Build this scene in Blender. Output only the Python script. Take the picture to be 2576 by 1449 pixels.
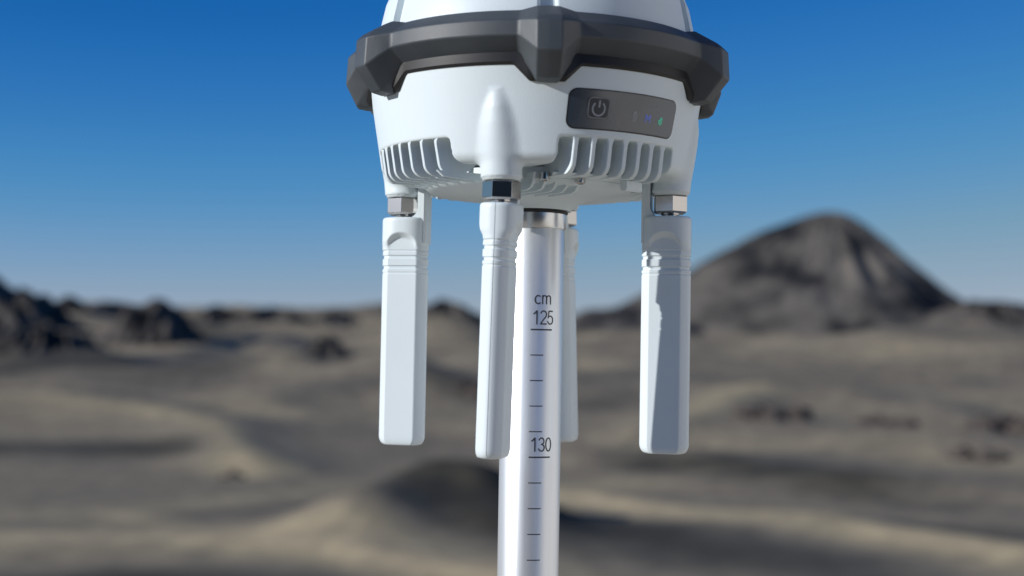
import bpy, bmesh, math, random
import numpy as np
from mathutils import Vector, Matrix

for o in list(bpy.data.objects):
    bpy.data.objects.remove(o)
SC = bpy.context.scene
COL = SC.collection
R = math.radians
random.seed(7)

# ------------------------------------------------------------------ camera, sky, sun, exposure
EYE = 1.74                     # lens height above the foot of the pole (m)
DIST = 0.57                    # lens to pole axis (m)
FPX = 3570.0                   # focal length for a 2576 px wide frame
cam_d = bpy.data.cameras.new('camera')
cam = bpy.data.objects.new('camera', cam_d)
COL.objects.link(cam)
SC.camera = cam
cam_d.sensor_width = 36.0
cam_d.lens = 36.0 * FPX / 2576.0
cam_d.clip_start = 0.02
cam_d.clip_end = 20000
YAW = math.atan(52 / FPX)
PITCH = math.atan(156.5 / FPX)
cam.matrix_world = (Matrix.Translation((0, -DIST, EYE)) @ Matrix.Rotation(YAW, 4, 'Z')
                    @ Matrix.Rotation(R(90) + PITCH, 4, 'X') @ Matrix.Rotation(R(1.0), 4, 'Z'))
cam_d.dof.use_dof = True
cam_d.dof.focus_distance = 0.548
cam_d.dof.aperture_fstop = 8.5

SUN_AZ = -67.2                 # from the camera side round to the left
SUN_EL = 19.5
to_sun = Vector((math.sin(R(SUN_AZ)) * math.cos(R(SUN_EL)), -math.cos(R(SUN_AZ)) * math.cos(R(SUN_EL)), math.sin(R(SUN_EL))))
world = bpy.data.worlds.new('World')
SC.world = world
world.use_nodes = True
wt = world.node_tree
bg = wt.nodes['Background']
sky = wt.nodes.new('ShaderNodeTexSky')
sky.sky_type = 'NISHITA'
sky.sun_disc = False
sky.sun_elevation = R(SUN_EL)
sky.sun_rotation = math.atan2(to_sun.x, to_sun.y) % (2 * math.pi)
sky.altitude = 3000
sky.air_density = 0.6
sky.dust_density = 0.3
sky.ozone_density = 1.5
# deepen the clear dry air: the same tone curve over the whole sky
down = wt.nodes.new('ShaderNodeVectorMath'); down.operation = 'SCALE'; down.inputs['Scale'].default_value = 0.1
up = wt.nodes.new('ShaderNodeVectorMath'); up.operation = 'SCALE'; up.inputs['Scale'].default_value = 10.0
crv = wt.nodes.new('ShaderNodeRGBCurve')
mp_ = crv.mapping
mp_.use_clip = False
mp_.extend = 'EXTRAPOLATED'
SKYC = ([(0, 0), (0.06, 0.003), (0.083, 0.010), (0.11, 0.030), (0.151, 0.070), (0.236, 0.182), (0.347, 0.29), (0.529, 0.39), (1.0, 0.60)],
        [(0, 0), (0.10, 0.078), (0.148, 0.126), (0.194, 0.180), (0.26, 0.255), (0.384, 0.335), (0.513, 0.38), (0.75, 0.46), (1.0, 0.62)],
        [(0, 0), (0.20, 0.29), (0.287, 0.415), (0.36, 0.480), (0.451, 0.520), (0.581, 0.520), (0.657, 0.490), (0.89, 0.53), (1.0, 0.60)])
for c_, pts_ in zip(mp_.curves, SKYC):
    c_.points[0].location = pts_[0]
    c_.points[1].location = pts_[-1]
    for p_ in pts_[1:-1]:
        c_.points.new(*p_)
mp_.update()
wt.links.new(sky.outputs[0], down.inputs[0])
wt.links.new(down.outputs[0], crv.inputs['Color'])
wt.links.new(crv.outputs[0], up.inputs[0])
wt.links.new(up.outputs[0], bg.inputs[0])
bg.inputs[1].default_value = 0.10

sun_d = bpy.data.lights.new('sun', 'SUN')
sun_d.energy = 4.2
sun_d.angle = R(0.5)
sun_d.color = (1.0, 0.975, 0.94)
sun = bpy.data.objects.new('sun', sun_d)
COL.objects.link(sun)
sun.rotation_euler = to_sun.to_track_quat('Z', 'Y').to_euler()

SC.view_settings.view_transform = 'Standard'
SC.view_settings.look = 'None'
SC.view_settings.exposure = 0.0
SC.view_settings.gamma = 1.0
SC.render.engine = 'CYCLES'
SC.cycles.use_denoising = True
SC.cycles.max_bounces = 8

# ------------------------------------------------------------------ helpers
def node_mat(name, color, rough=0.5, metallic=0.0, spec=0.5):
    m = bpy.data.materials.new(name)
    m.use_nodes = True
    b = m.node_tree.nodes['Principled BSDF']
    b.inputs['Base Color'].default_value = (*color, 1)
    b.inputs['Roughness'].default_value = rough
    b.inputs['Metallic'].default_value = metallic
    b.inputs['Specular IOR Level'].default_value = spec
    return m, m.node_tree, b

def add_noise(nt, scale, detail=4, coord='Object', stretch=(1, 1, 1), rough=0.5):
    tc = nt.nodes.new('ShaderNodeTexCoord')
    mp = nt.nodes.new('ShaderNodeMapping')
    mp.inputs['Scale'].default_value = stretch
    nz = nt.nodes.new('ShaderNodeTexNoise')
    nz.inputs['Scale'].default_value = scale
    nz.inputs['Detail'].default_value = detail
    nz.inputs['Roughness'].default_value = rough
    nt.links.new(tc.outputs[coord], mp.inputs[0])
    nt.links.new(mp.outputs[0], nz.inputs['Vector'])
    return nz

def ramp(nt, src, stops):
    r = nt.nodes.new('ShaderNodeValToRGB')
    el = r.color_ramp.elements
    while len(el) < len(stops):
        el.new(0.5)
    for e, (p, c) in zip(el, stops):
        e.position = p
        e.color = (*c, 1)
    nt.links.new(src, r.inputs[0])
    return r

def add_bump(nt, b, src, strength, dist):
    bp = nt.nodes.new('ShaderNodeBump')
    bp.inputs['Strength'].default_value = strength
    bp.inputs['Distance'].default_value = dist
    nt.links.new(src, bp.inputs['Height'])
    nt.links.new(bp.outputs[0], b.inputs['Normal'])

def mesh_obj(name, verts, faces, mat, parent=None, smooth=True, sharp=None):
    me = bpy.data.meshes.new(name)
    me.from_pydata([tuple(v) for v in verts], [], [tuple(f) for f in faces])
    me.update()
    if smooth:
        me.polygons.foreach_set('use_smooth', [True] * len(me.polygons))
    if sharp:
        me.set_sharp_from_angle(angle=R(sharp))
    if mat:
        me.materials.append(mat)
    o = bpy.data.objects.new(name, me)
    COL.objects.link(o)
    if parent:
        o.parent = parent
    return o

def big_mesh(name, V, Q, mat):
    me = bpy.data.meshes.new(name)
    n = Q.shape[1]
    me.vertices.add(len(V)); me.vertices.foreach_set('co', V.astype(np.float32).ravel())
    me.loops.add(Q.size); me.loops.foreach_set('vertex_index', Q.astype(np.int32).ravel())
    me.polygons.add(len(Q))
    me.polygons.foreach_set('loop_start', np.arange(0, Q.size, n, dtype=np.int32))
    me.update(calc_edges=True)
    me.polygons.foreach_set('use_smooth', np.ones(len(Q), dtype=bool))
    if mat:
        me.materials.append(mat)
    return me

def tag(o, label=None, cat=None, group=None, kind=None):
    for k, v in (('label', label), ('category', cat), ('group', group), ('kind', kind)):
        if v:
            o[k] = v
    return o

def empty(name, loc, parent=None, rz=0):
    o = bpy.data.objects.new(name, None)
    o.empty_display_size = 0.02
    COL.objects.link(o)
    o.location = loc
    o.rotation_euler = (0, 0, rz)
    if parent:
        o.parent = parent
    return o

def sstep(a, b, x):
    t = np.clip((np.asarray(x, float) - a) / (b - a), 0, 1)
    return t * t * (3 - 2 * t)

def lathe(prof, n=96, cx=0.0, cy=0.0, cap=True):
    """prof: list of (r, z). Returns verts, faces."""
    V, F = [], []
    for r, z in prof:
        for i in range(n):
            a = 2 * math.pi * i / n
            V.append((cx + r * math.cos(a), cy + r * math.sin(a), z))
    for j in range(len(prof) - 1):
        for i in range(n):
            k = (i + 1) % n
            F.append((j * n + i, j * n + k, (j + 1) * n + k, (j + 1) * n + i))
    if cap:
        F.append(tuple(reversed(range(n))))
        F.append(tuple(range((len(prof) - 1) * n, len(prof) * n)))
    return V, F

# value noise -------------------------------------------------------
def _hash(ix, iy, s):
    h = (ix.astype(np.int64) * 374761393 + iy.astype(np.int64) * 668265263 + s * 1442695041) & 0xffffffff
    h = ((h ^ (h >> 13)) * 1274126177) & 0xffffffff
    h = (h ^ (h >> 16)) & 0xffffffff
    return h / 4294967295.0

def vnoise(x, y, s=0):
    ix, iy = np.floor(x), np.floor(y)
    fx, fy = x - ix, y - iy
    fx = fx * fx * fx * (fx * (fx * 6 - 15) + 10)
    fy = fy * fy * fy * (fy * (fy * 6 - 15) + 10)
    a, b = _hash(ix, iy, s), _hash(ix + 1, iy, s)
    c, d = _hash(ix, iy + 1, s), _hash(ix + 1, iy + 1, s)
    return (a + (b - a) * fx) * (1 - fy) + (c + (d - c) * fx) * fy

def fbm(x, y, s=0, octv=4, gain=0.5):
    t, a, n = 0, 1, 0
    for i in range(octv):
        t = t + a * (vnoise(x * 2 ** i, y * 2 ** i, s + 17 * i) - 0.5) * 2
        n += a
        a *= gain
    return t / n

# ------------------------------------------------------------------ land materials
def ground_material():
    m, nt, b = node_mat('desert_ground', (0.28, 0.26, 0.22), 0.95, 0, 0.1)
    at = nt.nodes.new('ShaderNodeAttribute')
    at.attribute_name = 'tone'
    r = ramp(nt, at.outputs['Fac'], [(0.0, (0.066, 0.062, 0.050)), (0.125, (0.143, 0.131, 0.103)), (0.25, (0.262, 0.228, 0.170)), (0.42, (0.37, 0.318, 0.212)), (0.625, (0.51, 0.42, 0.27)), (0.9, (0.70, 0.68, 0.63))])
    n1 = add_noise(nt, 0.35, 6)
    mx = nt.nodes.new('ShaderNodeMix'); mx.data_type = 'RGBA'; mx.blend_type = 'MULTIPLY'
    mx.inputs[0].default_value = 1.0
    r2 = ramp(nt, n1.outputs['Fac'], [(0.3, (0.72, 0.72, 0.74)), (0.7, (1.15, 1.12, 1.08))])
    nt.links.new(r.outputs[0], mx.inputs[6]); nt.links.new(r2.outputs[0], mx.inputs[7])
    nt.links.new(mx.outputs[2], b.inputs['Base Color'])
    n2 = add_noise(nt, 6.0, 5)
    add_bump(nt, b, n2.outputs['Fac'], 0.6, 0.06)
    return m

def rock_material(name, dark, light, scale):
    m, nt, b = node_mat(name, light, 0.95, 0, 0.1)
    n1 = add_noise(nt, scale, 7, rough=0.6)
    r = ramp(nt, n1.outputs['Fac'], [(0.40, dark), (0.58, light)])
    nt.links.new(r.outputs[0], b.inputs['Base Color'])
    n2 = add_noise(nt, scale * 9, 5)
    add_bump(nt, b, n2.outputs['Fac'], 0.7, 0.02 / scale)
    return m

M_GROUND = ground_material()
M_MOUNT = rock_material('mountain_rock', (0.020, 0.021, 0.024), (0.150, 0.136, 0.118), 0.032)  # dark patches put shaded rock faces into the colour
M_HILL = rock_material('hill_rock', (0.035, 0.032, 0.030), (0.125, 0.113, 0.10), 0.08)
M_CROP = rock_material('outcrop_rock', (0.045, 0.038, 0.034), (0.12, 0.10, 0.088), 1.1)

# ------------------------------------------------------------------ land: where things stand
def bearing(px):
    return math.atan((px - 1288) / FPX) - YAW

def spot(px, d):
    """plan position seen at column px, d metres off"""
    a = bearing(px)
    return d * math.sin(a), -DIST + d * math.cos(a)

def level(px, py, d):
    """height of a point seen at (px, py), d metres off"""
    return EYE + d * (881 - (py - (px - 1340) * 0.0175)) / FPX

BD = [0, 4, 10, 18, 30, 42, 55, 110, 160, 205, 300, 420, 600, 900, 1300, 2500, 9000]
BZ = [0, 0, -0.7, -2.7, -7.0, -11.0, -13.6, -14.4, -14.2, -13.0, -5.5, -1.2, 8.0, 21.0, 22.0, 5.0, 0.0]

def base_level(d):
    k = [-0.05, -0.02, 0.0, 0.02, 0.05]
    return sum(np.interp(d * (1 + t), BD, BZ) for t in k) / 5

def reach(px, py):
    """distance at which the open plain is seen at row py"""
    d = np.linspace(60, 900, 1700)
    row = 881 - (base_level(d) - EYE) / d * FPX + (px - 1340) * 0.0175
    return float(d[np.argmin(np.abs(row - py))])

# dune ridges: crest polyline (column, row), height, near width, far width
RIDGES = [
    ([(-200, 1025), (60, 1028), (300, 1050), (480, 1085), (600, 1125), (660, 1160)], 1.8, 7, 9),
    ([(900, 1345), (980, 1315), (1060, 1300), (1130, 1310)], 3.4, 6.5, 7),
    ([(1060, 1300), (1140, 1315), (1225, 1350)], 2.2, 5.0, 6),
    ([(-200, 1360), (500, 1372), (820, 1390), (1250, 1440)], 0.7, 3, 5),
    ([(1400, 1240), (1700, 1295), (2100, 1338), (2700, 1400)], 1.1, 4, 6),
    ([(1500, 1165), (1750, 1170), (2150, 1215), (2500, 1245)], 1.8, 8, 9),
    ([(1700, 1105), (1820, 1050), (1900, 1020)], 2.0, 6, 7),
    ([(1950, 1110), (2300, 1120), (2750, 1150)], 2.4, 11, 12),
    ([(620, 1030), (820, 1010), (1000, 1000)], 2.2, 10, 12),
    ([(1060, 960), (1150, 985), (1230, 1010)], 2.6, 8, 8),
    ([(200, 965), (560, 955), (900, 960)], 2.6, 16, 18),
    ([(1700, 930), (2150, 925), (2700, 940)], 3.5, 18, 22),
    ([(1250, 935), (1450, 930), (1650, 945)], 2.8, 16, 16),
    ([(-200, 900), (160, 905), (420, 900)], 3.0, 20, 24),
]
# pale sand strips and darker ground strips: polyline (column, row), half width in metres, change of tone
TONE_STRIPS = [
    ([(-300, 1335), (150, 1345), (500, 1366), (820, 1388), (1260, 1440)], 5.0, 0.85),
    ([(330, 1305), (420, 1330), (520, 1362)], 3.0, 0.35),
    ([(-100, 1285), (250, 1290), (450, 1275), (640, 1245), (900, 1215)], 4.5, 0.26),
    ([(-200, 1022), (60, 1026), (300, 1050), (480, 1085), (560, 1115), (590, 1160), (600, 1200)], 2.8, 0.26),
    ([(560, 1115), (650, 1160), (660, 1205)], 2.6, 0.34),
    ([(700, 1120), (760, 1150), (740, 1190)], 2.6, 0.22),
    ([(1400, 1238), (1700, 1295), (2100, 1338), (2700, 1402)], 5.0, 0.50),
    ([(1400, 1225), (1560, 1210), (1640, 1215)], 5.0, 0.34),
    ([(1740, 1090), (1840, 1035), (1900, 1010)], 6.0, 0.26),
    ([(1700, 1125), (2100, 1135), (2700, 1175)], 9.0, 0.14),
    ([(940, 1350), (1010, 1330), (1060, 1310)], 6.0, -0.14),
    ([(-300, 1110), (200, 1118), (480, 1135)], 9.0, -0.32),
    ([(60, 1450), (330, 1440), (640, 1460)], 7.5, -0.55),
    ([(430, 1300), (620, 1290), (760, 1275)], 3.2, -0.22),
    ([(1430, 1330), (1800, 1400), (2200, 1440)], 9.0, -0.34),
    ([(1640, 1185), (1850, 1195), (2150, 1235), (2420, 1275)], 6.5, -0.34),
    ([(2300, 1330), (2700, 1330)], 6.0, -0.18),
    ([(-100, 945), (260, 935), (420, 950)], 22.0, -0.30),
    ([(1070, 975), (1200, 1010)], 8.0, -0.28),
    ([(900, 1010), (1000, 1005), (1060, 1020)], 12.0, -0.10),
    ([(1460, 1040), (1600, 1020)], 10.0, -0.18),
    ([(1070, 1310), (1160, 1325), (1240, 1365)], 6.0, -0.34),  # mound's side away from the sun: its shade put into the tone
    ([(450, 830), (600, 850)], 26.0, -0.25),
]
KNOLLS = [  # (column, distance, rise, half width, half depth)
    (60, 330, 7.0, 14, 18), (250, 345, 6.0, 12, 16), (470, 380, 5.0, 15, 20), (700, 470, 6, 22, 24),
    (830, 300, 5.0, 7, 8), (1140, 520, 9, 22, 26), (1060, 540, 8, 18, 20), (1170, 262, 5, 8, 10),
    (1900, 440, 8, 24, 26), (2250, 430, 10, 30, 30), (2480, 470, 13, 26, 28), (2620, 420, 6, 26, 28),
    (1560, 430, 7, 26, 24), (640, 720, 9, 40, 40), (180, 640, 12, 20, 30), (950, 800, 8, 40, 40),
    (1480, 290, 4, 10, 12), (2050, 265, 4.2, 10, 10), (2350, 250, 4.5, 12, 12), (60, 250, 3, 18, 16),
]

def seg_field(X, Y, pts, wn, wf):
    """gaussian falloff from a polyline; the near side is wn wide, the far side wf"""
    best = np.full(X.shape, 1e9)
    for (x0, y0), (x1, y1) in zip(pts[:-1], pts[1:]):
        dx, dy = x1 - x0, y1 - y0
        L2 = dx * dx + dy * dy
        t = np.clip(((X - x0) * dx + (Y - y0) * dy) / L2, 0, 1)
        ex, ey = X - (x0 + t * dx), Y - (y0 + t * dy)
        side = (X - x0) * dy - (Y - y0) * dx      # > 0: near side for left-to-right lines
        w = np.where(side > 0, wn, wf)
        best = np.minimum(best, (ex * ex + ey * ey) / (w * w))
    return np.exp(-best)

def land(X, Y, want_tone=False):
    D = np.hypot(X, Y)
    far = sstep(55, 110, D)
    Z = base_level(D)
    wx = X + 14 * fbm(X / 60, Y / 60, 91, 3) * far
    wy = Y + 14 * fbm(X / 60, Y / 60, 57, 3) * far
    tone = 0.46 + 0.20 * fbm(X / 170, Y / 24, 5, 4) + 0.10 * fbm(X / 40, Y / 7, 8, 3)
    sc = np.clip((D / 300) ** 1.5, 0.15, 2.2)
    Z = Z + far * (sc * 2.4 * fbm(wx / 120, wy / 60, 21, 3) + sc * 1.2 * fbm(wx / 46, wy / 24, 33, 3))
    rid = 1 - np.abs(fbm(wx / 85, wy / 38, 44, 3)) * 2.2
    Z = Z + far * sc * 1.3 * np.clip(rid, 0, 1) ** 2
    Z = Z + 0.05 * fbm(X / 2.2, Y / 2.2, 3, 3)
    for crest, h, wn, wf in RIDGES:
        g = seg_field(wx * 0.6 + X * 0.4, wy * 0.6 + Y * 0.4, [spot(p, reach(p, q)) for p, q in crest], wn, wf)
        Z = Z + h * g * (0.85 + 0.3 * vnoise(X / 20, Y / 20, 66))
    if want_tone:
        for line, w, tn in TONE_STRIPS:
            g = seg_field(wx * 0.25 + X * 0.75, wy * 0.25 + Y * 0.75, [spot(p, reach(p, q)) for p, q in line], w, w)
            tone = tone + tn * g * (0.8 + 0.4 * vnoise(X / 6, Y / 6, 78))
    # unseen sand slope added on the right to bounce sunlight onto the receiver
    bounce_bank = sstep(3.0, 10.5, X + 0.5 * fbm(X / 4, Y / 4, 15, 3)) * (1 - sstep(11, 30, X)) * sstep(-10, -3.5, Y) * (1 - sstep(3.5, 9.5, Y))
    Z = Z + 10.0 * bounce_bank
    added_ridge = np.exp(-(((X + 14) / 90) ** 2 + ((Y + 115) / 26) ** 2) ** 1.3)  # unseen ridge added behind the lens to darken reflections
    Z = Z + 58 * added_ridge + 5 * added_ridge * fbm(X / 14, Y / 14, 71, 3)
    tone = tone - 0.3 * added_ridge
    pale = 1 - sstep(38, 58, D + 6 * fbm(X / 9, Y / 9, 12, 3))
    bounce_t = np.clip(bounce_bank * 6, 0, 1)
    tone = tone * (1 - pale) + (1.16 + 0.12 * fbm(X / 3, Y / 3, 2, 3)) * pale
    tone = tone * (1 - bounce_t) + 1.5 * bounce_t
    for px, d, h, wl, wd in KNOLLS:
        cx, cy = spot(px, d)
        q = ((wx - cx) / wl) ** 2 + ((wy - cy) / wd) ** 2
        Z = Z + h * (0.55 if d < 400 else 0.8) * np.exp(-q ** 0.8)
        tone = tone - 0.12 * np.exp(-q)
    if want_tone:
        return Z, np.clip(np.where(pale > 0.02, tone, np.minimum(tone, 1)), 0, 1.6) / 1.6
    return Z

def axis_steps(parts):
    out = []
    for a, b, s in parts:
        out.append(np.arange(a, b, s))
    out.append([parts[-1][1]])
    return np.concatenate(out)

gx = axis_steps([(-6000, -1000, 250), (-1000, -420, 20), (-420, -160, 5), (-160, -60, 2.2), (-60, -16, 1.5), (-16, 16, 0.7), (16, 60, 1.5), (60, 160, 2.2), (160, 420, 5), (420, 1000, 20), (1000, 6000, 250)])
gy = axis_steps([(-6000, -400, 200), (-400, -60, 12), (-60, -16, 1.5), (-16, 16, 0.8), (16, 60, 1.5), (60, 260, 1.3), (260, 700, 3.2), (700, 1300, 12), (1300, 9000, 220)])
GX, GY = np.meshgrid(gx, gy)
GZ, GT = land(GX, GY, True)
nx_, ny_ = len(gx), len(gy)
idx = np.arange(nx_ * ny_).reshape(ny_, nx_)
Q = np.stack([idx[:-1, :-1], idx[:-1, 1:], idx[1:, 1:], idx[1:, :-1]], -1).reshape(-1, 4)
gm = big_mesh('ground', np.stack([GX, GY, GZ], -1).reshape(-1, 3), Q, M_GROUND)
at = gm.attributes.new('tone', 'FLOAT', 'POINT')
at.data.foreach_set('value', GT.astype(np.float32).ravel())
ground = bpy.data.objects.new('ground', gm)
COL.objects.link(ground)
tag(ground, 'rolling grey brown desert ground with low dunes', 'ground', kind='structure')
foot_z = float(land(np.array([0.0]), np.array([0.0]))[0])

def hill(name, px, py, d, reach, rough, seed, mat, label, sharp=1.15, top=0.12, n=(150, 90), streak=0.25):
    """one hill standing on the land: reach = (left, right, near, far) metres from its summit to its foot"""
    cx, cy = spot(px, d)
    zt = level(px, py, d)
    ang = np.linspace(0, 2 * np.pi, n[0], endpoint=False)
    rr = np.linspace(0, 1, n[1]) ** 0.9
    A, P = np.meshgrid(ang, rr)
    ca, sa = np.cos(A), np.sin(A)
    rx = np.where(ca < 0, reach[0], reach[1])
    ry = np.where(sa < 0, reach[2], reach[3])
    rad = 1.0 / np.sqrt((ca / rx) ** 2 + (sa / ry) ** 2)
    X = cx + P * rad * ca
    Y = cy + P * rad * sa
    zf = float(land(np.array([cx]), np.array([cy - reach[2]]))[0]) - 3
    H = zt - zf
    soft = np.sqrt(P ** 2 + top ** 2) - top
    prof = 1 - (soft / (math.sqrt(1 + top ** 2) - top)) ** (1 / sharp)
    g = fbm(X / (reach[0] * 0.30), Y / (reach[0] * 0.30), seed, 4)
    gull = 1 - 2.4 * np.abs(fbm(X / (reach[0] * 0.42) + 3 * g * 0.15, Y / (reach[0] * 0.55), seed + 5, 3))
    env = np.clip(P * 3.2, 0, 1) * np.clip((1 - P) * 4, 0, 1)
    fall = fbm(A * 6.37 + 0.6 * g, P * 2.2, seed + 9, 4)      # runnels down the slope
    fall = np.where(A > 5.6, fall * (2 * np.pi - A) / 0.69 + fbm((A - 2 * np.pi) * 6.37 + 0.6 * g, P * 2.2, seed + 9, 4) * (A - 5.59) / 0.69, fall)
    Z = zf + H * prof + rough * env * (streak * 2 * fall + 0.55 * g + 0.65 * np.clip(gull, -0.5, 1)) - 4 * sstep(0.9, 1.0, P)
    nA, nP = n
    V = np.stack([X, Y, Z], -1).reshape(-1, 3)
    idx = np.arange(nA * nP).reshape(nP, nA)
    nxt = np.roll(idx, -1, axis=1)
    Q = np.stack([idx[:-1], nxt[:-1], nxt[1:], idx[1:]], -1).reshape(-1, 4)[:, ::-1]
    me = big_mesh(name, V, Q, mat)
    o = bpy.data.objects.new(name, me)
    COL.objects.link(o)
    tag(o, label, 'hill' if name == 'hill' else 'mountain', kind='structure')
    return o

hill('mountain', 2090, 541, 700, (128, 82, 100, 95), 4.5, 11, M_MOUNT, 'dark grey conical mountain rising to the right of the pole', 1.0, 0.10, (300, 150), 0.32)
hill('hill', 1600, 772, 640, (70, 50, 60, 60), 3, 23, M_MOUNT, 'low grey shoulder at the left foot of the mountain', 1.0, 0.1)
for hx, hy, hr, hs, lab in ((290, 762, 22, 61, 'thin dark ridge on the skyline just left of the flat topped hill'), (545, 768, 30, 67, 'thin dark ridge on the skyline just right of the flat topped hill'),
                            (690, 772, 34, 73, 'long low dark ridge in the middle of the left skyline'), (850, 782, 26, 79, 'low dark ridge on the skyline left of the leftmost antenna')):
    hill('hill', hx, hy, 680, (hr, hr * 0.8, 30, 30), 2.2, hs, M_HILL, lab, 1.15, 0.06, (160, 80), 0.7)
hill('hill', -50, 682, 520, (40, 50, 40, 60), 4, 31, M_HILL, 'dark hill cut by the left edge of the picture', 1.22, 0.05, (200, 100), 0.7)
hill('hill', 400, 757, 450, (26, 19, 22, 24), 3, 37, M_HILL, 'dark flat topped rocky hill on the left skyline', 1.1, 0.14, (200, 100), 0.8)
hill('hill', 175, 748, 620, (18, 18, 24, 30), 2, 41, M_HILL, 'small dark knob on the skyline left of the flat topped hill', 1.22, 0.05, (200, 100), 0.7)
hill('hill', 130, 822, 380, (24, 22, 20, 22), 3, 43, M_HILL, 'rough dark spur below the left skyline', 1.22, 0.05, (200, 100), 0.7)
hill('hill', 832, 842, 330, (9, 8, 9, 10), 2, 47, M_HILL, 'small dark mound alone on the plain left of the antennas', 1.22, 0.05, (200, 100), 0.7)
hill('hill', 1110, 750, 640, (24, 36, 30, 30), 3, 53, M_HILL, 'low hill on the skyline between the two left antennas', 1.22, 0.05, (200, 100), 0.7)
hill('hill', 2490, 770, 520, (40, 34, 40, 40), 4, 59, M_HILL, 'pale brown hill right of the mountain foot', 1.0, 0.35)

def outcrop(px, d, w, h, seed, label):
    cx, cy = spot(px, d)
    z = float(land(np.array([cx]), np.array([cy]))[0])
    bm = bmesh.new()
    rnd = random.Random(seed)
    for k in range(7):
        ox, oy = rnd.uniform(-w, w) * 0.6, rnd.uniform(-w, w) * 0.35
        s = rnd.uniform(0.35, 0.8)
        r = bmesh.ops.create_icosphere(bm, subdivisions=3, radius=1.0)
        vs = r['verts']
        P = np.array([v.co[:] for v in vs])
        nz = fbm(P[:, 0] * 1.4 + seed + 9 * k, P[:, 1] * 1.4 + P[:, 2] * 2.1, seed + k, 3)
        nz = nz + 0.4 * np.round(2.2 * fbm(P[:, 2] * 2.2 + k, P[:, 0] * 0.8 + P[:, 1], seed + 3, 2)) / 2.2
        for v, q in zip(vs, nz):
            c = v.co * (1 + 0.42 * q)
            v.co = Vector((ox + c.x * w * 0.62 * s, oy + c.y * w * 0.55 * s, c.z * h * s * 1.2 - 0.25 * h))
    me = bpy.data.meshes.new('rock_outcrop')
    bm.to_mesh(me); bm.free()
    me.materials.append(M_CROP)
    o = bpy.data.objects.new('rock_outcrop', me)
    COL.objects.link(o)
    o.location = (cx, cy, z)
    o.rotation_euler.z = rnd.uniform(-0.4, 0.4)
    tag(o, label, 'rock outcrop', 'dark rock outcrops on the plain')

outcrop(1185, 255, 4.2, 3.4, 3, 'dark reddish rock outcrop between the left antennas and the pole')
outcrop(1945, 232, 6.5, 3.2, 5, 'flat dark rock outcrop just right of the rightmost antenna')
outcrop(2210, 236, 7.0, 2.6, 8, 'low dark rock outcrop below the mountain, in the middle of the right plain')
outcrop(2520, 240, 7.5, 4.6, 12, 'large dark rock outcrop at the right edge of the picture')
outcrop(2450, 205, 5.0, 1.8, 15, 'small dark rock outcrop under the large one at the right edge')
outcrop(600, 168, 2.2, 1.2, 19, 'small brown rock outcrop at the end of the left dune')

# ------------------------------------------------------------------ device materials
def plastic_material(name, col, rough, bump=0.05, scale=900):
    m, nt, b = node_mat(name, col, rough, 0, 0.4)
    n = add_noise(nt, scale, 2, stretch=(1, 1, 0.35))
    add_bump(nt, b, n.outputs['Fac'], bump, 0.0004)
    n2 = add_noise(nt, 30, 3)
    r = ramp(nt, n2.outputs['Fac'], [(0.3, tuple(c * 0.97 for c in col)), (0.7, col)])
    nt.links.new(r.outputs[0], b.inputs['Base Color'])
    return m

M_WHITE = plastic_material('white_housing_plastic', (0.69, 0.775, 0.81), 0.45, 0.13, 2000)
M_ANT = plastic_material('white_antenna_plastic', (0.71, 0.79, 0.825), 0.38, 0.04)
M_RUBBER, nt_, b_ = node_mat('dark_rubber', (0.046, 0.055, 0.063), 0.52, 0, 0.6)
n_ = add_noise(nt_, 3800, 2, stretch=(1, 1, 0.5))
add_bump(nt_, b_, n_.outputs['Fac'], 0.35, 0.0002)
n2_ = add_noise(nt_, 45, 4)
r_ = ramp(nt_, n2_.outputs['Fac'], [(0.35, (0.040, 0.051, 0.063)), (0.72, (0.066, 0.077, 0.087))])
nt_.links.new(r_.outputs[0], b_.inputs['Base Color'])
M_STEEL, nt_, b_ = node_mat('nickel_plated_steel', (0.55, 0.53, 0.51), 0.17, 1.0)
M_CHROME, nt_, b_ = node_mat('polished_aluminium', (0.66, 0.67, 0.68), 0.26, 1.0)
M_POLE, nt_, b_ = node_mat('satin_anodised_aluminium', (0.80, 0.82, 0.84), 0.36, 0.66)
n_ = add_noise(nt_, 2500, 2)
add_bump(nt_, b_, n_.outputs['Fac'], 0.12, 0.0003)
n2_ = add_noise(nt_, 420, 3, stretch=(1, 1, 0.02))
r_ = ramp(nt_, n2_.outputs['Fac'], [(0.3, (0.33, 0.33, 0.33)), (0.7, (0.40, 0.40, 0.40))])
nt_.links.new(r_.outputs[0], b_.inputs['Roughness'])
M_INK, nt_, b_ = node_mat('black_ink', (0.03, 0.03, 0.033), 0.6)
M_GASKET, nt_, b_ = node_mat('black_gasket', (0.012, 0.012, 0.014), 0.5)
M_PANEL, nt_, b_ = node_mat('smoked_panel', (0.030, 0.044, 0.064), 0.26, 0, 1.0)
n_ = add_noise(nt_, 70, 4)
r_ = ramp(nt_, n_.outputs['Fac'], [(0.3, (0.2, 0.2, 0.2)), (0.7, (0.34, 0.34, 0.34))])
nt_.links.new(r_.outputs[0], b_.inputs['Roughness'])
M_BUTTON, nt_, b_ = node_mat('button_rubber', (0.032, 0.037, 0.046), 0.42, 0, 0.5)
M_ICON, nt_, b_ = node_mat('grey_icon_print', (0.34, 0.37, 0.40), 0.5)
M_ICOND, nt_, b_ = node_mat('dim_icon_print', (0.20, 0.215, 0.22), 0.5)
def led(name, col, e):
    m, nt, b = node_mat(name, col, 0.5)
    b.inputs['Emission Color'].default_value = (*col, 1)
    b.inputs['Emission Strength'].default_value = e
    return m
M_BLUE = led('blue_indicator', (0.08, 0.13, 0.50), 0.28)
M_GREEN = led('green_indicator', (0.04, 0.36, 0.23), 0.35)

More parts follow.
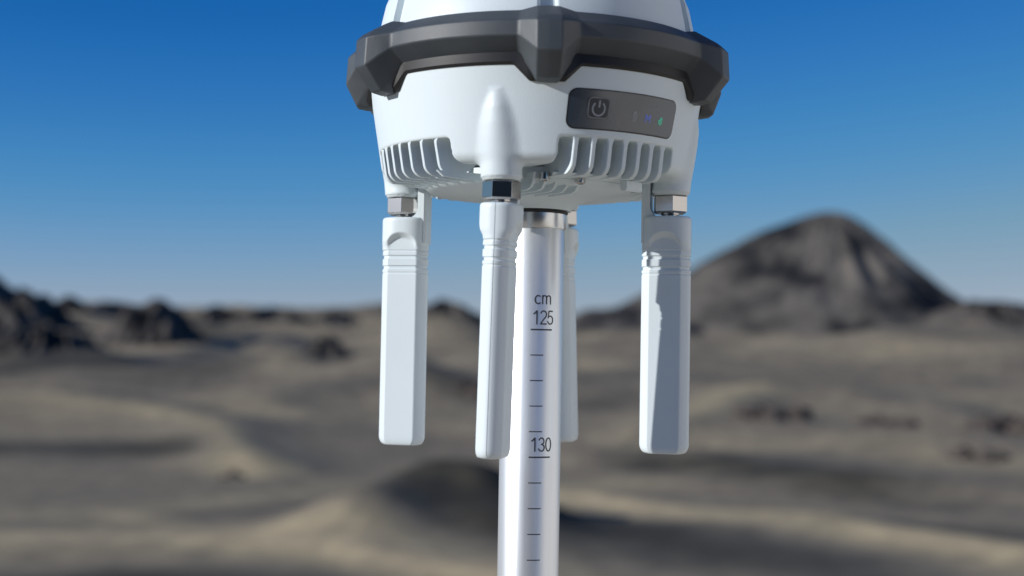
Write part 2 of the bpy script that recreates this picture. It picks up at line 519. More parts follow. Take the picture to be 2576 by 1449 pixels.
# ------------------------------------------------------------------ receiver: frame of reference
# lengths below in centimetres, z above the lens height; BASE is the root's own z
BASE = 5.58
def cm(v):
    return (v[0] * 0.01, v[1] * 0.01, (v[2] - BASE) * 0.01)
rec = empty('satellite_receiver', (0, 0, EYE + BASE * 0.01))
tag(rec, 'white satellite positioning receiver with dark rubber bumper and four drooping antennas, on the pole', 'receiver')

def pol(r, a, z):
    return (r * math.sin(a), -r * math.cos(a), z)

ANT0 = R(-12.6)
RA = 5.5
FIN0 = R(32.4)
# fin groups: direction the fins run, middle of the group across that direction
FINS = [(R(32.4), 0.0), (R(122.4), 0.0), (R(212.4), 0.0), (R(-67.0), 1.15)]
BUMPS = [(3.5, 7.9), (-57, 7.9), (-88, 7.62), (-114, 8.0), (67, 7.9), (95, 7.5), (121, 7.9), (180, 7.9)]

def r_body(z):
    return 6.62 - (10.0 - z) * 0.165

BOT = 6.80
RHO = 0.38
FBOT = 6.44
FRHO = 0.38

def sd_shell(X, Y, Z):
    r = np.hypot(X, Y)
    d1 = (r - r_body(Z)) * 0.985 + RHO
    d2 = (BOT - Z) + RHO
    d = np.hypot(np.maximum(d1, 0), np.maximum(d2, 0)) + np.minimum(np.maximum(d1, d2), 0) - RHO
    return np.maximum(d, Z - 10.45)

def smin(a, b, k):
    h = np.clip(0.5 + 0.5 * (b - a) / k, 0, 1)
    return b + (a - b) * h - k * h * (1 - h)

PZ = [6.0, 6.25, 6.8, 7.65, 8.2, 8.75, 9.1, 9.3]
PR = [0.77, 0.77, 0.74, 0.65, 0.54, 0.36, 0.21, 0.10]
PO = [6.25, 6.26, 6.32, 6.46, 6.54, 6.57, 6.50, 6.44]     # outermost reach of the boss

def sd_housing(X, Y, Z):
    d = sd_shell(X, Y, Z)
    # pockets behind the fins
    for a, pc in FINS:
        s = X * math.sin(a) - Y * math.cos(a)
        p = X * math.cos(a) + Y * math.sin(a) - pc
        bx = np.maximum(np.maximum(np.abs(p) - 2.55, Z - 7.74), 2.4 - s)
        q1, q2, q3 = np.abs(p) - 2.55 + .12, Z - 7.74 + .12, 2.4 - s + .12
        bx = np.sqrt(np.maximum(q1, 0) ** 2 + np.maximum(q2, 0) ** 2 + np.maximum(q3, 0) ** 2) + np.minimum(np.maximum(np.maximum(q1, q2), q3), 0) - .12
        d = -smin(-d, bx, 0.09)
    # antenna bosses
    rho = np.interp(Z, PZ, PR)
    out = np.interp(Z, PZ, PO)
    for k in range(4):
        a = ANT0 + k * math.pi / 2
        s = X * math.sin(a) - Y * math.cos(a)
        p = X * math.cos(a) + Y * math.sin(a)
        c = out - rho
        b = np.hypot(s - c, p) - rho
        b = np.maximum(b * 0.97, np.maximum(6.27 - Z, Z - 9.25))
        d = smin(d, b, 0.30)
        lip = np.maximum(np.hypot(s - RA, p) - 0.70, np.maximum(6.17 - Z, Z - 6.6))
        d = np.minimum(d, lip)
    # hollow top, hidden inside the bumper
    return d

def surface_nets(fn, lo, hi, h):
    xs = [np.arange(lo[i], hi[i] + h, h) for i in range(3)]
    X, Y, Z = np.meshgrid(*xs, indexing='ij')
    F = fn(X, Y, Z)
    S = F < 0
    nx, ny, nz = F.shape
    c = [(i, j, k) for i in (0, 1) for j in (0, 1) for k in (0, 1)]
    cnt = np.zeros((nx - 1, ny - 1, nz - 1), np.int8)
    for i, j, k in c:
        cnt += S[i:nx - 1 + i, j:ny - 1 + j, k:nz - 1 + k]
    act = (cnt > 0) & (cnt < 8)
    ci = np.argwhere(act)
    vid = np.full(act.shape, -1, np.int64)
    vid[act] = np.arange(len(ci))
    acc = np.zeros((len(ci), 3)); n = np.zeros(len(ci))
    for a in range(8):
        for ax in range(3):
            ca = c[a]
            if ca[ax]:
                continue
            cb = list(ca); cb[ax] = 1
            fa = F[ci[:, 0] + ca[0], ci[:, 1] + ca[1], ci[:, 2] + ca[2]]
            fb = F[ci[:, 0] + cb[0], ci[:, 1] + cb[1], ci[:, 2] + cb[2]]
            m = (fa < 0) != (fb < 0)
            t = np.where(m, fa / np.where(m, fa - fb, 1), 0)
            p = np.array(ca, float)[None].repeat(len(ci), 0)
            p[:, ax] += t
            acc += p * m[:, None]
            n += m
    V = np.array(lo)[None] + (ci + acc / n[:, None]) * h
    faces = []
    for ax in range(3):
        sl0 = [slice(None)] * 3; sl1 = [slice(None)] * 3
        sl0[ax] = slice(0, -1); sl1[ax] = slice(1, None)
        A, B = S[tuple(sl0)], S[tuple(sl1)]
        e = np.argwhere(A != B)
        u, w = (ax + 1) % 3, (ax + 2) % 3
        ok = (e[:, u] > 0) & (e[:, w] > 0) & (e[:, u] < F.shape[u] - 1) & (e[:, w] < F.shape[w] - 1)
        e = e[ok]
        fl = A[e[:, 0], e[:, 1], e[:, 2]]
        q = []
        for du, dw in ((-1, -1), (0, -1), (0, 0), (-1, 0)):
            k = e.copy(); k[:, u] += du; k[:, w] += dw
            q.append(vid[k[:, 0], k[:, 1], k[:, 2]])
        q = np.stack(q, -1)
        q[~fl] = q[~fl][:, ::-1]
        faces.append(q)
    Qf = np.concatenate(faces)
    for _ in range(2):
        e = h * 0.15
        f0 = fn(V[:, 0], V[:, 1], V[:, 2])
        g = np.stack([(fn(*(V + e * np.eye(3)[i]).T) - fn(*(V - e * np.eye(3)[i]).T)) / (2 * e) for i in range(3)], -1)
        g2 = np.maximum((g ** 2).sum(-1), 0.2)
        st = np.clip(f0 / g2, -0.4 * h, 0.4 * h)
        V = V - st[:, None] * g
    return V, Qf

V, Q = surface_nets(sd_housing, (-6.9, -6.9, 5.9), (6.9, 6.9, 10.6), 0.062)
me = big_mesh('lower_housing', (V - np.array([0, 0, BASE])) * 0.01, Q, M_WHITE)
o = bpy.data.objects.new('lower_housing', me)
COL.objects.link(o); o.parent = rec

# upper housing: dome with a shallow channel above each bumper block
def dome_r(z):
    return np.interp(z, [10.5, 11.6, 12.6, 13.6, 14.8, 15.8, 16.5, 16.9, 17.1], [6.5, 6.5, 6.34, 6.12, 5.62, 4.8, 3.6, 2.0, 0.05])
zs = np.concatenate([np.linspace(10.5, 15.8, 30), np.linspace(15.9, 17.1, 24)])
na = 1080
AA = np.linspace(0, 2 * np.pi, na, endpoint=False)
ch = np.zeros(na)
for deg, rr in BUMPS:
    if deg in (-88, 95):
        continue
    dd = np.abs((AA - R(deg) + np.pi) % (2 * np.pi) - np.pi)
    ch = np.maximum(ch, 1 - sstep(R(2.6), R(3.3), dd))
VV = []
for z in zs:
    r = float(dome_r(z))
    rr = r - 0.26 * ch * min(1, r / 3)
    VV.append(np.stack([rr * np.sin(AA), -rr * np.cos(AA), np.full(na, z)], -1))
VV = np.concatenate(VV)
idx = np.arange(len(VV)).reshape(len(zs), na)
nxt = np.roll(idx, -1, axis=1)
Q = np.stack([idx[:-1], nxt[:-1], nxt[1:], idx[1:]], -1).reshape(-1, 4)
me = big_mesh('upper_housing', (VV - np.array([0, 0, BASE])) * 0.01, Q, M_WHITE)
me.set_sharp_from_angle(angle=R(40))
o = bpy.data.objects.new('upper_housing', me)
COL.objects.link(o); o.parent = rec

# bumper: one rubber ring with faceted blocks
BAR = [(6.40, 12.22), (6.62, 12.20), (7.12, 11.80), (7.22, 11.72), (7.24, 11.16), (6.64, 10.64), (6.60, 10.42), (6.40, 10.40)]
BLK = [(6.20, 12.36), (6.75, 12.34), (7.62, 11.82), (7.86, 11.58), (7.92, 10.52), (7.20, 9.66), (6.80, 9.58), (6.30, 9.60)]
steps = []
for deg, rr in BUMPS:
    steps += [deg - 9.0, deg - 8.2, deg - 3.2, deg, deg + 3.2, deg + 8.2, deg + 9.0]
steps += list(np.arange(0, 360, 3.0))
ks = sorted(set(round(s % 360, 3) for s in steps))
angs = [ks[0]]
for s in ks[1:]:
    if s - angs[-1] > 0.45:
        angs.append(s)
def block_w(deg):
    best, br = 0.0, 7.9
    for b, rr in BUMPS:
        dd = abs((deg - b + 180) % 360 - 180)
        w = 1.0 if dd <= 3.25 else max(0.0, 1 - (dd - 3.25) / (8.6 - 3.25))
        if w > best:
            best, br = w, rr
    return best, br
V, F = [], []
for s in angs:
    w, br = block_w(s)
    for (r0, z0), (r1, z1) in zip(BAR, BLK):
        k = br - 7.9 if r1 > 7.3 else 0
        V.append(cm(pol(r0 + (r1 + k - r0) * w, R(s), z0 + (z1 - z0) * w)))
n, m = len(angs), len(BAR)
for i in range(n):
    j = (i + 1) % n
    for k in range(m):
        l = (k + 1) % m
        F.append((i * m + k, i * m + l, j * m + l, j * m + k))
bump = mesh_obj('bumper', V, F, M_RUBBER, rec, True, 24)
bv = bump.modifiers.new('edge_rounding', 'BEVEL')
bv.width = 0.0013; bv.segments = 3; bv.limit_method = 'ANGLE'; bv.angle_limit = R(14)
bv.harden_normals = False
# thin seal lip under the bumper
V, F = [], []
LIP = [(6.45, 10.78), (6.64, 10.78), (6.76, 10.32), (6.69, 10.22), (6.50, 10.22)]
LBK = [(6.35, 10.40), (6.80, 10.40), (6.80, 9.80), (6.66, 9.64), (6.45, 9.64)]
for i in range(360):
    w = 0
    for b, rr in BUMPS:
        dd = abs((i - b + 180) % 360 - 180)
        w = max(w, 1.0 if dd <= 5.6 else max(0.0, 1 - (dd - 5.6) / 5.0))
    for (r0, z0), (r1, z1) in zip(LIP, LBK):
        V.append(cm(pol(r0 + (r1 - r0) * w, R(i), z0 + (z1 - z0) * w)))
m = len(LIP)
for i in range(360):
    j = (i + 1) % 360
    for k in range(m):
        l = (k + 1) % m
        F.append((i * m + k, i * m + l, j * m + l, j * m + k))
mesh_obj('seal_strip', V, F, M_GASKET, rec, True, 30)

# cooling fins ------------------------------------------------------
def shell_s(p, z):
    """distance along the fin where the housing skin lies"""
    if z < FBOT + FRHO:
        t = (FBOT + FRHO - z)
        rr = r_body(z) - FRHO + math.sqrt(max(0.0, FRHO * FRHO - min(t, FRHO) ** 2))
    else:
        rr = r_body(z)
    return math.sqrt(max(0.0, rr * rr - p * p))

def fin_mesh(p0, ridge):
    V, F = [], []
    zr = [7.90, 7.78, 7.73, 7.68, 7.62, 7.55, 7.4, 7.2, 7.0, 6.85, 6.80, 6.70, 6.62, 6.56, 6.51, 6.475, 6.45]
    for z in zr:
        t = 0.095
        if z > 7.50:
            q = (z - 7.50) / 0.26
            t += 0.11 * (1 - math.sqrt(max(0, 1 - min(q, 1) ** 2)))
        so = min(shell_s(p0 - t, z), shell_s(p0 + t, z)) - 0.005
        so = max(so, 4.2)
        si = 4.3 - (z - 6.42) * 1.3
        for p, s in ((-t, si), (-t, so - 0.025), (-t * 0.72, so), (t * 0.72, so), (t, so - 0.025), (t, si)):
            V.append((s, p0 + p, z))
    m = 6
    for j in range(len(zr) - 1):
        for k in range(m):
            l = (k + 1) % m
            F.append((j * m + k, j * m + l, (j + 1) * m + l, (j + 1) * m + k))
    F.append(tuple(range(m)))
    F.append(tuple(reversed(range((len(zr) - 1) * m, len(zr) * m))))
    if ridge:
        s1 = 4.6
        s0 = -0.6
        k = len(V)
        for s, z in ((5.25, 6.60), (5.0, 6.38), (s0 + 0.2, 6.05), (s0, 6.45)):
            V += [(s, p0 - 0.09, z), (s, p0 + 0.09, z)]
        F += [(k, k + 1, k + 3, k + 2), (k + 2, k + 3, k + 5, k + 4), (k + 4, k + 5, k + 7, k + 6), (k, k + 2, k + 4, k + 6), (k + 7, k + 5, k + 3, k + 1), (k + 6, k + 7, k + 1, k)]
    return V, F

def to_group(V, a):
    """(s, p, z) of a fin group turned to azimuth a"""
    return [cm((s * math.sin(a) + p * math.cos(a), -s * math.cos(a) + p * math.sin(a), z)) for s, p, z in V]

for g, (fa, pc) in enumerate(FINS):
    for k in range(-3, 4):
        V, F = fin_mesh(k * 0.65 + pc, g == 3)
        mesh_obj('cooling_fin', to_group(V, fa), F, M_WHITE, rec, True, 30)
# inner row of fins under the belly, behind the front boss
for k in range(5):
    p0 = -2.55 + 0.50 * k
    V, F = [], []
    for z, s0, s1 in ((6.6, 1.2, 4.05), (6.2, 1.2, 3.95), (6.05, 1.3, 3.8), (5.98, 1.5, 3.55)):
        t = 0.055
        for p, s in ((-t, s0), (-t, s1), (t, s1), (t, s0)):
            V.append((s, p0 + p, z))
    for j in range(3):
        for q in range(4):
            l = (q + 1) % 4
            F.append((j * 4 + q, j * 4 + l, (j + 1) * 4 + l, (j + 1) * 4 + q))
    F += [(0, 1, 2, 3), (15, 14, 13, 12)]
    mesh_obj('cooling_fin', to_group(V, FIN0), F, M_WHITE, rec, True, 30)

# pan added under the fins below the control panel to darken their gaps
NP = 40
def belly_pan(a0, a1):
    V, F = [], []
    for i in range(NP + 1):
        a = R(a0 + (a1 - a0) * i / NP)
        for r, z in ((3.6, 6.56), (5.22, 6.60), (5.30, 6.55), (5.20, 6.49), (3.6, 6.40)):
            V.append(cm(pol(r, a, z)))
    for i in range(NP):
        for k in range(5):
            l = (k + 1) % 5
            F.append((i * 5 + k, i * 5 + l, i * 5 + 5 + l, i * 5 + 5 + k))
    F += [(4, 3, 2, 1, 0), tuple(NP * 5 + k for k in range(5))]
    mesh_obj('belly_pan', V, F, M_WHITE, rec, True, 35)
belly_pan(7.5, 57.5)
# belly plate and neck
V, F = lathe([(4.4, 6.85), (4.4, 6.42), (4.2, 6.26), (2.6, 6.14), (2.25, 6.08), (1.75, 5.86), (1.55, 5.70), (1.5, 5.60)], 128)
mesh_obj('mounting_neck', [cm(v) for v in V], F, M_WHITE, rec, True, 35)
# cover tab hanging beside the right antenna
bm = bmesh.new()
bmesh.ops.create_cube(bm, size=1.0)
for v in bm.verts:
    v.co = Vector((v.co.x * 0.3, v.co.y * 1.05, v.co.z * 0.42))
bmesh.ops.bevel(bm, geom=list(bm.edges), offset=0.05, segments=2, affect='EDGES')
a = R(48)
tab_V = [cm((4.95 * math.sin(a) + v.co.x * math.sin(a) + v.co.y * math.cos(a), -4.95 * math.cos(a) - v.co.x * math.cos(a) + v.co.y * math.sin(a), 6.30 + v.co.z)) for v in bm.verts]
bm.verts.index_update()
tab_F = [[v.index for v in f.verts] for f in bm.faces]
bm.free()
mesh_obj('cover_tab', tab_V, tab_F, M_WHITE, rec, True, 35)
# screws
def screw(az, r, z):
    x, y, _ = pol(r, R(az), 0)
    V, F = lathe([(0.20, z + 0.3), (0.20, z + 0.05), (0.15, z), (0.10, z), (0.10, z + 0.06)], 24, x, y)
    mesh_obj('screw', [cm(v) for v in V], F, M_STEEL, rec, True, 35)
screw(4.5, 4.75, 6.28); screw(22, 4.55, 6.24); screw(62, 4.4, 6.2)

# control panel ------------------------------------------------------
def on_skin(a_deg, z, off):
    lean = (z - 8.73) * 0.55          # the panel leans a little with the fins
    r = r_body(z) + off
    return cm(pol(r, R(a_deg + lean), z))

def skin_patch(name, a0, a1, z0, z1, rad_z, off, depth, mat, parent, n=40, mrows=28):
    """rounded rectangle lying on the skin, with its rim"""
    ac, hw = (a0 + a1) / 2, (a1 - a0) / 2
    rad_a = math.degrees(rad_z / 6.4)
    rows = []
    zl = []
    for t in np.linspace(0, 1, 7):
        zl.append(z1 - rad_z * (1 - math.cos(t * math.pi / 2)))
    zl += list(np.linspace(z1 - rad_z, z0 + rad_z, mrows - 12))[1:-1]
    for t in np.linspace(1, 0, 7):
        zl.append(z0 + rad_z * (1 - math.cos(t * math.pi / 2)))
    V, F = [], []
    for z in zl:
        d = max(0, z - (z1 - rad_z), (z0 + rad_z) - z) / rad_z
        w = hw - rad_a * (1 - math.sqrt(max(0, 1 - min(1, d) ** 2)))
        for t in np.linspace(-1, 1, n):
            V.append(on_skin(ac + w * t, z, off))
    m = len(zl)
    for j in range(m - 1):
        for i in range(n - 1):
            F.append((j * n + i, (j + 1) * n + i, (j + 1) * n + i + 1, j * n + i + 1))
    ring = [i for i in range(n)] + [j * n + n - 1 for j in range(1, m)] + [(m - 1) * n + i for i in range(n - 2, -1, -1)] + [j * n for j in range(m - 2, 0, -1)]
    k = len(V)
    for idx in ring:
        v = Vector(V[idx]); ax = Vector((v.x, v.y, 0)).normalized()
        V.append(tuple(v - ax * depth * 0.01))
    L = len(ring)
    for i in range(L):
        j = (i + 1) % L
        F.append((ring[i], ring[j], k + j, k + i))
    return mesh_obj(name, V, F, mat, parent, True, 35)

panel = skin_patch('control_panel', 10.6, 53.8, 8.06, 9.42, 0.30, 0.035, 0.12, M_PANEL, rec)
skin_patch('panel_rim', 10.1, 54.3, 8.015, 9.465, 0.33, 0.012, 0.1, M_GASKET, panel)
PAC = 32.2
def icon(name, polys, mat, off):
    """polys: lists of (a_deg, z)"""
    V, F = [], []
    for poly in polys:
        k = len(V)
        V += [on_skin(a, z, off) for a, z in poly]
        F.append(tuple(range(k, k + len(poly))))
    return mesh_obj(name, V, F, mat, panel, False)

def strip(pts, w):
    """quads along a polyline of (a_deg, z); w in cm"""
    K = 1 / 0.1117       # degrees of azimuth per cm at the skin
    out = []
    for (a0, z0), (a1, z1) in zip(pts[:-1], pts[1:]):
        dx, dz = (a1 - a0) / K, z1 - z0
        l = math.hypot(dx, dz) or 1
        nx, nz = -dz / l * w / 2, dx / l * w / 2
        ex, ez = dx / l * w * 0.15, dz / l * w * 0.15
        out.append([(a0 + (nx - ex) * K, z0 + nz - ez), (a0 - (nx + ex) * K, z0 - nz - ez), (a1 + (ex - nx) * K, z1 - nz + ez), (a1 + (nx + ex) * K, z1 + nz + ez)])
    return out

KD = 1 / 0.1117
btn = skin_patch('power_button', 16.7, 24.5, 8.40, 9.18, 0.18, 0.055, 0.05, M_BUTTON, panel, 20, 22)
bz, ba = 8.79, 20.6
def rr_outline(a0, a1, z0, z1, rad, n=6):
    pts = []
    for cx, cz, st in ((a1 - rad * KD, z1 - rad, 0), (a0 + rad * KD, z1 - rad, 90), (a0 + rad * KD, z0 + rad, 180), (a1 - rad * KD, z0 + rad, 270)):
        for t in range(n + 1):
            q = R(st + 90 * t / n)
            pts.append((cx + rad * math.cos(q) * KD, cz + rad * math.sin(q)))
    return pts + pts[:1]
icon('button_border', strip(rr_outline(17.0, 24.2, 8.43, 9.15, 0.16), 0.045), M_ICOND, 0.062)
arc = [(ba + 0.235 * math.sin(R(t)) * KD, bz - 0.03 + 0.245 * math.cos(R(t))) for t in range(38, 323, 8)]
icon('power_symbol', strip(arc, 0.062) + strip([(ba + 0.1, bz + 0.26), (ba + 0.1, bz + 0.03)], 0.065), M_ICON, 0.064)
# battery outline
a0, z0 = 34.5, 8.62
icon('battery_symbol', strip([(a0 - .07 * KD, z0 - .15), (a0 - .07 * KD, z0 + .12), (a0 + .07 * KD, z0 + .12), (a0 + .07 * KD, z0 - .15), (a0 - .07 * KD, z0 - .15)], 0.03)
     + strip([(a0 - .07 * KD, z0 - .06), (a0 + .07 * KD, z0 - .06)], 0.025) + strip([(a0 - .07 * KD, z0 + .03), (a0 + .07 * KD, z0 + .03)], 0.025)
     + strip([(a0 - .035 * KD, z0 + .165), (a0 + .035 * KD, z0 + .165)], 0.04), M_ICON, 0.042)
a0 = 40.2
icon('letter_symbol', strip([(a0 - .105 * KD, z0 - .14), (a0 - .105 * KD, z0 + .13), (a0, z0 - .02), (a0 + .105 * KD, z0 + .13), (a0 + .105 * KD, z0 - .14)], 0.048), M_BLUE, 0.042)
a0 = 46.2
drop = [(a0 + x * KD, z0 + y) for x, y in ((-.005, -.17), (.07, -.15), (.115, -.08), (.12, .0), (.10, .08), (.10, .15), (.05, .10), (.02, .15), (-.02, .08), (-.06, .03), (-.12, -.01), (-.10, -.08), (-.06, -.14))]
icon('satellite_symbol', [[(a0, z0 - .03), drop[i], drop[(i + 1) % len(drop)]] for i in range(len(drop))], M_GREEN, 0.042)
icon('satellite_symbol_wave', strip([(a0 - .05 * KD, z0 - .05), (a0 - .01 * KD, z0 - .09), (a0 + .05 * KD, z0 - .05), (a0 + .07 * KD, z0 + .03)], 0.02), M_PANEL, 0.046)

# antennas -----------------------------------------------------------
# local frame: x outward (radial), y tangential, z up (cm above lens)
ZB, ZT = -3.93, 5.34
def antenna_mesh():
    zl = [ZB, ZB + .015, ZB + .05, ZB + .10, ZB + .17, ZB + .26, ZB + .36]
    zl += list(np.linspace(ZB + .6, 2.9, 12))
    zl += list(np.arange(2.98, 3.9, 0.02)) + list(np.arange(3.9, 4.85, 0.014)) + list(np.arange(4.86, 5.2, 0.05)) + [5.2, 5.26, 5.30, 5.325, ZT]
    FL = 0.63                                     # share of the half width that is flat face
    qs = [1 - (i / 13) ** 2 for i in range(14)]   # 1 .. 0 from the narrow edge to the crease
    us = [FL + (1 - FL) * q for q in qs] + [FL * (1 - i / 18) for i in range(1, 19)]
    ring = [(u, 1) for u in us] + [(-u, 1) for u in reversed(us[:-1])]
    ring = ring + [(u, -1) for u, sg in reversed(ring[1:-1])]
    n = len(ring)
    global ARING
    ARING = n
    V, F = [], []
    for z in zl:
        a, b = 0.97, 0.505
        for c, d, w in ((3.075, 0.022, 0.018), (3.30, 0.05, 0.05), (3.72, 0.05, 0.05), (3.985, 0.022, 0.018)):
            g = d * (1 - float(sstep(w, w + 0.03, abs(z - c))))
            a -= g; b -= g
        if z < ZB + .36:
            t = min(1, (ZB + .36 - z) / .36)
            a -= 0.27 * (1 - math.sqrt(1 - t * t))
            b -= 0.10 * (1 - math.sqrt(1 - t * t))
        cap = 0.0
        if z > 5.2:
            t = min(1, (z - 5.2) / .14)
            cap = 0.09 * (1 - math.sqrt(1 - t * t))
            a -= cap
        kk = float(sstep(3.95, 4.05, z))
        for u, sg in ring:
            q = max(0.0, (abs(u) - FL) / (1 - FL))
            y1 = b * max(0.0, 1 - q) ** 0.55 if q > 0 else b
            x = u * a
            kn = 0.615 + (0.765 - 0.615) * float(sstep(4.05, 4.42, z)) - cap
            yr = kn * max(0.0, 1 - abs(u) ** 2.5) ** (1 / 2.2)
            e = math.hypot(x / 0.60, max(0.0, z - 4.0) / 0.50) - 1
            lim = 0.505 + 0.62 * (e + math.sqrt(e * e + 0.004)) * 0.5
            hm = max(0.0, 1 - abs(yr - lim) / 0.05)
            yy = min(yr, lim) - 0.0125 * hm * hm
            V.append((x - 0.13, sg * (y1 * (1 - kk) + yy * kk), z))
    for j in range(len(zl) - 1):
        for i in range(n):
            l = (i + 1) % n
            F.append((j * n + i, j * n + l, (j + 1) * n + l, (j + 1) * n + i))
    F.append(tuple(reversed(range(n))))
    F.append(tuple(range((len(zl) - 1) * n, len(zl) * n)))
    return V, F

def local(v):
    return (v[0] * 0.01, v[1] * 0.01, v[2] * 0.01)

aV, aF = antenna_mesh()
ant0 = mesh_obj('antenna', [local(v) for v in aV], aF, M_ANT, rec, True, 40)
# lock arm rising on the inner side, with a filleted foot
pts = [(-1.085, 4.3), (-1.085, 6.75), (-0.74, 6.75), (-0.74, 5.75)]
for t in range(0, 91, 15):
    pts.append((-0.34 - 0.40 * math.cos(R(t)), 5.74 - 0.42 * math.sin(R(t))))
pts += [(-0.34, 4.3)]
V, F = [], []
for y in (-0.46, -0.38, 0.38, 0.46):
    ins = 0.08 if abs(y) > 0.4 else 0
    for x, z in pts:
        V.append((x + (ins if x < -1.0 else 0), y, z))
n = len(pts)
for j in range(3):
    for i in range(n):
        l = (i + 1) % n
        F.append((j * n + i, j * n + l, (j + 1) * n + l, (j + 1) * n + i))
F += [tuple(reversed(range(n))), tuple(range(3 * n, 4 * n))]
mesh_obj('lock_arm', [local(v) for v in V], F, M_ANT, ant0, True, 30)
# hexagonal nut
def hex_nut():
    V, F = [], []
    rings = [(0.60, 6.20), (0.60, 6.18), (0.71, 6.12), (0.71, 5.54), (0.62, 5.47), (0.36, 5.47)]
    for r, z in rings:
        for i in range(6):
            a = R(60 * i + 30)
            V.append((r * math.cos(a), r * math.sin(a), z))
    for j in range(len(rings) - 1):
        for i in range(6):
            l = (i + 1) % 6
            F.append((j * 6 + i, (j + 1) * 6 + i, (j + 1) * 6 + l, j * 6 + l))
    F += [tuple(range(6)), tuple(reversed(range(30, 36)))]
    return V, F
V, F = hex_nut()
nut = mesh_obj('nut', [local(v) for v in V], F, M_STEEL, ant0, False)
bv = nut.modifiers.new('edge_rounding', 'BEVEL'); bv.width = 0.0004; bv.segments = 2; bv.limit_method = 'ANGLE'; bv.angle_limit = R(30)
V, F = lathe([(0.36, 5.55), (0.36, 5.42), (0.30, 5.40), (0.30, 5.30), (0.34, 5.28), (0.34, 5.1)], 32)
mesh_obj('stem', [local(v) for v in V], F, M_STEEL, ant0, True, 30)
# moulding seam running down the outer edge
M_SEAM, nt_, b_ = node_mat('seam_line', (0.22, 0.25, 0.28), 0.6)
rim = [aV[i] for i in range(0, len(aV), ARING) if aV[i][2] > ZB + 0.05]
V = []
for x, y, z in rim:
    V += [(x + 0.003, -0.010, z), (x + 0.003, 0.010, z)]
F = [(2 * i, 2 * i + 1, 2 * i + 3, 2 * i + 2) for i in range(len(rim) - 1)]
mesh_obj('moulding_seam', [local(v) for v in V], F, M_SEAM, ant0)

ants = [ant0]
kids = list(ant0.children)
for k in range(1, 4):
    c = ant0.copy(); COL.objects.link(c); c.parent = rec
    for ch_ in kids:
        q = ch_.copy(); COL.objects.link(q); q.parent = c
    ants.append(c)
TILT = [1.5, 0.1, 2.0, -0.2]
LEAN = [1.5, 0.0, 0.0, 0.0]
for k, c in enumerate(ants):
    a = ANT0 + k * math.pi / 2
    x, y, _ = pol(RA, a, 0)
    # local x -> outward
    out = Vector((math.sin(a), -math.cos(a), 0))
    rz = math.atan2(out.y, out.x)
    piv = Matrix.Translation((0, 0, 0.055))
    M = Matrix.Translation((x * 0.01, y * 0.01, -BASE * 0.01)) @ Matrix.Rotation(rz, 4, 'Z') @ piv @ Matrix.Rotation(R(-TILT[k]), 4, 'X') @ Matrix.Rotation(R(LEAN[k]), 4, 'Y') @ piv.inverted()
    c.matrix_local = M
    for ch_ in c.children:
        if ch_.name.startswith('nut'):
            ch_.rotation_euler.z = R([15, 14, 0, 10][k])
ants[0]['label'] = 'front antenna, its narrow edge towards the viewer'
ants[1]['label'] = 'right antenna with a shadow across its flat face'
ants[2]['label'] = 'rear antenna mostly hidden behind the pole'
ants[3]['label'] = 'left antenna, its flat face lit'

# ------------------------------------------------------------------ survey pole
PR_ = 1.22
pole = empty('survey_pole', (0, 0, foot_z))
tag(pole, 'silver anodised survey pole with a black centimetre scale under the receiver', 'survey pole')
def pz(z):
    return EYE * 100 + z - foot_z * 100      # cm above the foot
V, F = lathe([(0.05, 0.0), (0.35, 3), (0.9, 6), (PR_, 7.5), (PR_, 40), (PR_, 90), (PR_, pz(-20)), (PR_, pz(4.80)), (PR_ - .03, pz(4.86))], 160)
mesh_obj('shaft', [local(v) for v in V], F, M_POLE, pole, True, 40)
V, F = lathe([(PR_ - .02, pz(4.83)), (1.27, pz(4.86)), (1.29, pz(4.90)), (1.29, pz(5.46)), (1.26, pz(5.50)), (1.0, pz(5.50))], 160)
mesh_obj('collar', [local(v) for v in V], F, M_CHROME, pole, True, 30)
V, F = lathe([(1.0, pz(5.49)), (1.36, pz(5.49)), (1.38, pz(5.53)), (1.36, pz(5.575)), (1.0, pz(5.575))], 128)
mesh_obj('gasket', [local(v) for v in V], F, M_GASKET, pole, True, 30)

def on_pole(u, z, off=0.006):
    """u: cm round the shaft from the front, positive to the right"""
    a = u / PR_
    r = PR_ + off
    return local((r * math.sin(a), -r * math.cos(a), pz(z)))

def z_line(py):
    return (880 - py) / (FPX / (DIST * 100 - PR_))
def tick(z, u0, u1, th):
    V, F = [], []
    N = 14
    for i in range(N + 1):
        u = u0 + (u1 - u0) * i / N
        V += [on_pole(u, z - th / 2), on_pole(u, z + th / 2)]
    F = [(2 * i, 2 * i + 2, 2 * i + 3, 2 * i + 1) for i in range(N)]
    mesh_obj('scale_mark', V, F, M_INK, pole, True)
z125 = z_line(827)
for i in range(-0, 13):
    z = z125 - i * 1.0
    if i % 5 == 0:
        tick(z, -0.05, 0.85, 0.058)
    else:
        tick(z, -0.05, 0.47, 0.040)

def arc(cx, cy, rx, ry, a0, a1, n=14):
    return [(cx + rx * math.cos(R(a0 + (a1 - a0) * i / n)), cy + ry * math.sin(R(a0 + (a1 - a0) * i / n))) for i in range(n + 1)]

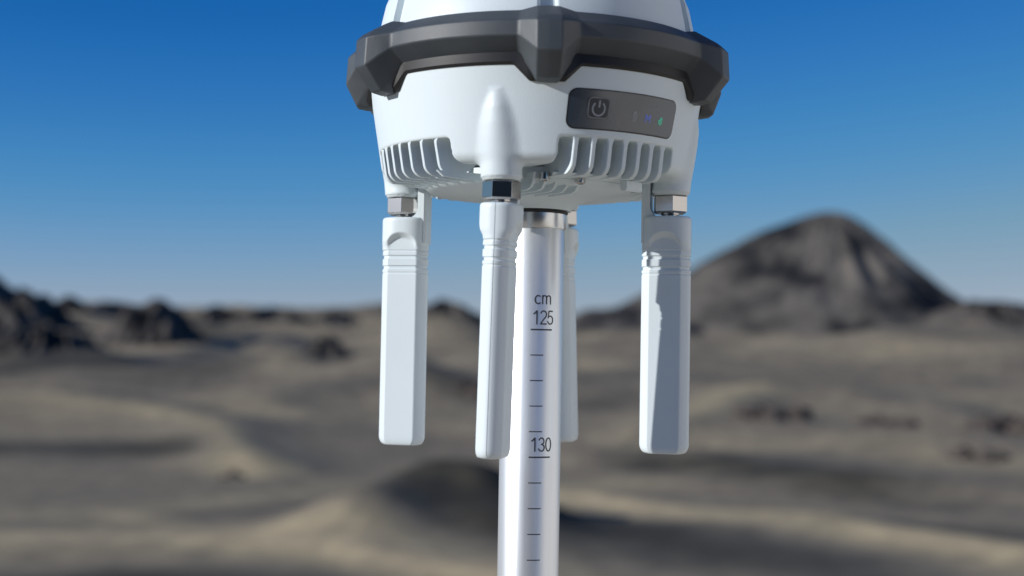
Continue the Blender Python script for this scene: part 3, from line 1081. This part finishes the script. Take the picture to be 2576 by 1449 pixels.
GLYPH = {
    '1': ([[(0.07, 0.73), (0.19, 0.81), (0.29, 0.95)], [(0.325, 0.0), (0.325, 1.0)]], 0.556),
    '2': ([arc(0.275, 0.715, 0.225, 0.245, 165, -38) + [(0.12, 0.16), (0.06, 0.045)], [(0.02, 0.042), (0.52, 0.042)]], 0.556),
    '5': ([[(0.49, 0.955), (0.155, 0.955), (0.095, 0.50)] + arc(0.265, 0.325, 0.23, 0.285, 140, -165, 20)], 0.556),
    '3': ([arc(0.265, 0.735, 0.195, 0.225, 165, -88) + arc(0.265, 0.28, 0.225, 0.24, 86, -168, 18)], 0.556),
    '0': ([arc(0.275, 0.5, 0.215, 0.46, 90, 450, 28)], 0.556),
    'c': ([arc(0.26, 0.36, 0.215, 0.325, 42, 318, 20)], 0.50),
    'm': ([[(0.095, 0.0), (0.095, 0.72)], arc(0.245, 0.50, 0.15, 0.18, 180, 0, 12) + [(0.395, 0.0)], arc(0.555, 0.50, 0.16, 0.18, 180, 0, 12) + [(0.715, 0.0)]], 0.83),
}

def lettering(txt, u, z, size, sx):
    V, F = [], []
    hw = 0.047
    pen = 0.0
    for ch_ in txt:
        strokes, adv = GLYPH[ch_]
        for st in strokes:
            pts = [Vector((pen + x, y)) for x, y in st]
            k = len(V)
            for i, p in enumerate(pts):
                d0 = (p - pts[i - 1]).normalized() if i else None
                d1 = (pts[i + 1] - p).normalized() if i < len(pts) - 1 else None
                d = d0 if d1 is None else d1 if d0 is None else (d0 + d1).normalized()
                nrm = Vector((-d.y, d.x))
                w = hw if d0 is None or d1 is None else hw / max(0.6, d.dot(d1))
                for q in (p + nrm * w, p - nrm * w):
                    V.append(on_pole(u + q.x * size * sx, z + q.y * size, 0.008))
            F += [(k + 2 * i, k + 2 * i + 1, k + 2 * i + 3, k + 2 * i + 2) for i in range(len(pts) - 1)]
        pen += adv
    o = mesh_obj('lettering', V, F, M_INK, pole, False)
    o['label'] = 'black printed letters cm' if txt == 'cm' else 'black printed number ' + txt

lettering('cm', 0.08, z_line(763), 0.50, 1.12)
lettering('125', 0.01, z_line(814), 0.555, 0.98)
lettering('130', 0.01, z_line(1133), 0.555, 0.98)
